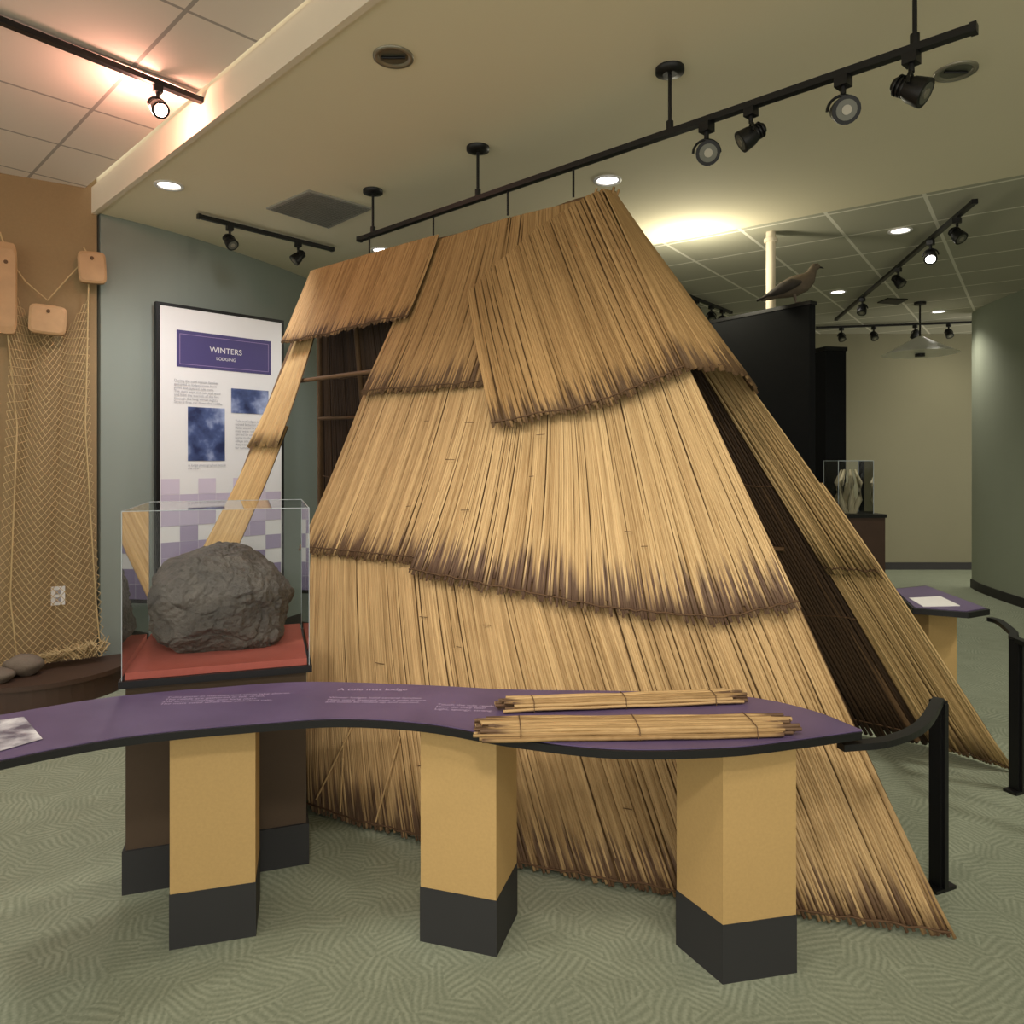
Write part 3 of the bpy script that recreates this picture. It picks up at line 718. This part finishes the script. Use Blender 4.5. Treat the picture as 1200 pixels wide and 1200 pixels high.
def track(name,p0,p1,heads,ceil_z=None,rods=(),drops=()):
    b=MB(); p0=Vector(p0);p1=Vector(p1)
    b.beam(p0,p1,.034,.026,m_black)
    for t in(0,1):
        q=p0.lerp(p1,t); u=(p1-p0).normalized()*(.02 if t else -.02); b.beam(q,q+u,.038,.032,m_black)
    for t,aim,s,lm in heads:
        head(b,p0.lerp(p1,t)-Vector((0,0,.012)),aim,s,lm)
    for t in rods:
        q=p0.lerp(p1,t); b.tube([q,(q.x,q.y,ceil_z)],.008,m_black,8); b.tube([(q.x,q.y,ceil_z-.028),(q.x,q.y,ceil_z-.02),(q.x,q.y,ceil_z)],[.03,.062,.062],m_black,20)
        b.tube([q+Vector((0,0,.0)),q+Vector((0,0,.05))],.016,m_black,8)
    for t,z in drops:
        q=p0.lerp(p1,t); b.tube([q,(q.x,q.y,z)],.006,m_black,6)
    return b.build(name)
T0=Vector((-.97,4.645,2.92)); T1=Vector((1.51,2.39,2.92))
def tt_(px):
    r=(px-600)/F; d=T1-T0; return (r*T0.y-T0.x)/(d.x-r*d.y)
track('track_light_rail',T0,T1,[(tt_(828),(-.1,-.8,-.35),.95,None),(tt_(880),(-.8,.1,-.5),.85,None),(tt_(988),(-.15,-.8,-.35),.95,None),(tt_(1068),(.6,-.5,-.5),.95,None)],ZC,[tt_(437),tt_(560),tt_(785),tt_(1072)],[(tt_(433),2.79),(tt_(508),2.79),(tt_(595),2.78),(tt_(672),2.77)])
a=onz3(-40,8,3.33); c=onz3(241,120,3.33)
track('track_light_rail',a,c,[(.76,(.55,-.5,-.55),.8,m_redlamp)])
a=onz3(235,254,3.17); c=onz3(388,292,3.17)
track('track_light_rail',a,c,[(.2,(.5,-.3,-.6),.85,None),(.72,(-.5,-.3,-.6),.85,None)])
a=onz3(980,374,3.2); c=onz3(1141,237,3.2)
track('track_light_rail',a,c,[(.93,(.2,-.5,-.6),.9,None),(.80,(-.3,-.5,-.6),.9,m_lamp),(.6,(.3,-.4,-.6),.9,None),(.3,(-.3,-.3,-.7),.9,None)])
a=onz3(958,384,3.22); c=onz3(1152,377,3.22)
track('track_light_rail',a,c,[(.15,(0,-.5,-.7),.9,None),(.35,(0,-.5,-.7),.9,None),(.6,(0,.5,-.7),.9,m_lamp),(.8,(0,-.5,-.7),.9,None)])
a=onz3(785,338,3.2); c=onz3(856,366,3.2)
track('track_light_rail',a,c,[(.15,(0,-.5,-.7),.9,None),(.4,(0,-.5,-.7),.9,None),(.65,(0,-.5,-.7),.9,None),(.85,(0,-.5,-.7),.9,None)])
b=MB(); pc=Vector((4.5,8.0,2.80)); m_dish=M('dish_glass',srgb(215,215,205),.3)
b.tube([pc+Vector((0,0,z)) for z in(-.12,-.105,-.06,.0,.07)],[.38,.34,.26,.15,.03],m_dish,28)
b.tube([pc+Vector((0,0,.0)),(pc.x,pc.y,3.25)],.01,m_black,8); b.tube([(pc.x,pc.y,3.22),(pc.x,pc.y,3.25)],.06,m_black,16); b.tube([pc+Vector((0,0,-.15)),pc+Vector((0,0,-.11))],.05,m_dark,12); b.build('dish_pendant_lamp')

# ---------------- lights
def spot(name,loc,target,energy,size,blend=.6,col=(1,.93,.8),soft=.06):
    l=bpy.data.lights.new(name,'SPOT'); l.energy=energy; l.spot_size=math.radians(size); l.spot_blend=blend; l.color=col; l.shadow_soft_size=soft
    o=bpy.data.objects.new(name,l); scene.collection.objects.link(o); o.location=loc
    o.rotation_euler=(Vector(target)-Vector(loc)).to_track_quat('-Z','Y').to_euler(); return o
def point(name,loc,energy,col,soft=.08):
    l=bpy.data.lights.new(name,'POINT'); l.energy=energy; l.color=col; l.shadow_soft_size=soft
    o=bpy.data.objects.new(name,l); scene.collection.objects.link(o); o.location=loc; return o
spot('leg_fill_spot',(-.9,.9,3.2),(.3,2.9,1.2),110,60,1,col=(1,.90,.76),soft=.2)
spot('leg_fill_spot',(1.4,.6,3.15),(.6,2.8,1.2),120,60,1,col=(1,.90,.76),soft=.2)
spot('leg_fill_spot',(-1.6,1.6,3.2),(-.9,3.2,.9),95,70,1,soft=.12)
spot('leg_fill_spot',(3.6,1.8,3.1),(1.9,3.4,1.0),120,45,1,soft=.1)  # added spot without a fixture, brightens the right leg mats
spot('leg_fill_spot',(-2.1,3.2,3.2),(-3.0,4.9,1.5),30,80,1,(1,.92,.82))
spot('leg_fill_spot',(-1.6,4.3,3.1),(-2.3,5.6,1.6),45,100,1,(.98,.98,1))
spot('entry_fill',(0,-.5,3.3),(0,.6,0),220,140,1,(1,.94,.84),.2)  # fill lamp added above and behind the camera, no fixture
spot('entry_fill',(-3,1.5,3.3),(-3,1.5,0),130,140,1,(1,.94,.84),.15)  # second added fill lamp, out of view to the left
spot('hall_fill',(3.8,2.5,3.15),(3.8,3,0),165,140,1,(1,.95,.84),.15)  # added fill lamp out of view, lifts the right side
spot('hall_fill',(6,9,3.2),(5.5,9.9,1),35,140,1,(1,.93,.76),.12)  # added fill lamp hidden by the right wall, lifts the rear recess
point('cove_lamp',(1.35,5.45,2.90),28,(1,.93,.70),.08)
point('red_track_glow',onz3(176,128,3.22),20,(1,.46,.34),.03)
w=bpy.data.worlds.new('World'); scene.world=w; w.use_nodes=True
w.node_tree.nodes['Background'].inputs[0].default_value=(1,.945,.83,1); w.node_tree.nodes['Background'].inputs[1].default_value=1.65
# ---------------- camera
cam=bpy.data.cameras.new('Camera'); cam.sensor_width=36; cam.lens=36*F/1200; cam.shift_y=-(600-H)/1200
co=bpy.data.objects.new('Camera',cam); scene.collection.objects.link(co); co.location=(0,0,C); co.rotation_euler=(math.pi/2,0,0); cam.clip_start=.05
scene.camera=co
try: scene.view_settings.view_transform='Standard'
except Exception as e: print(e)
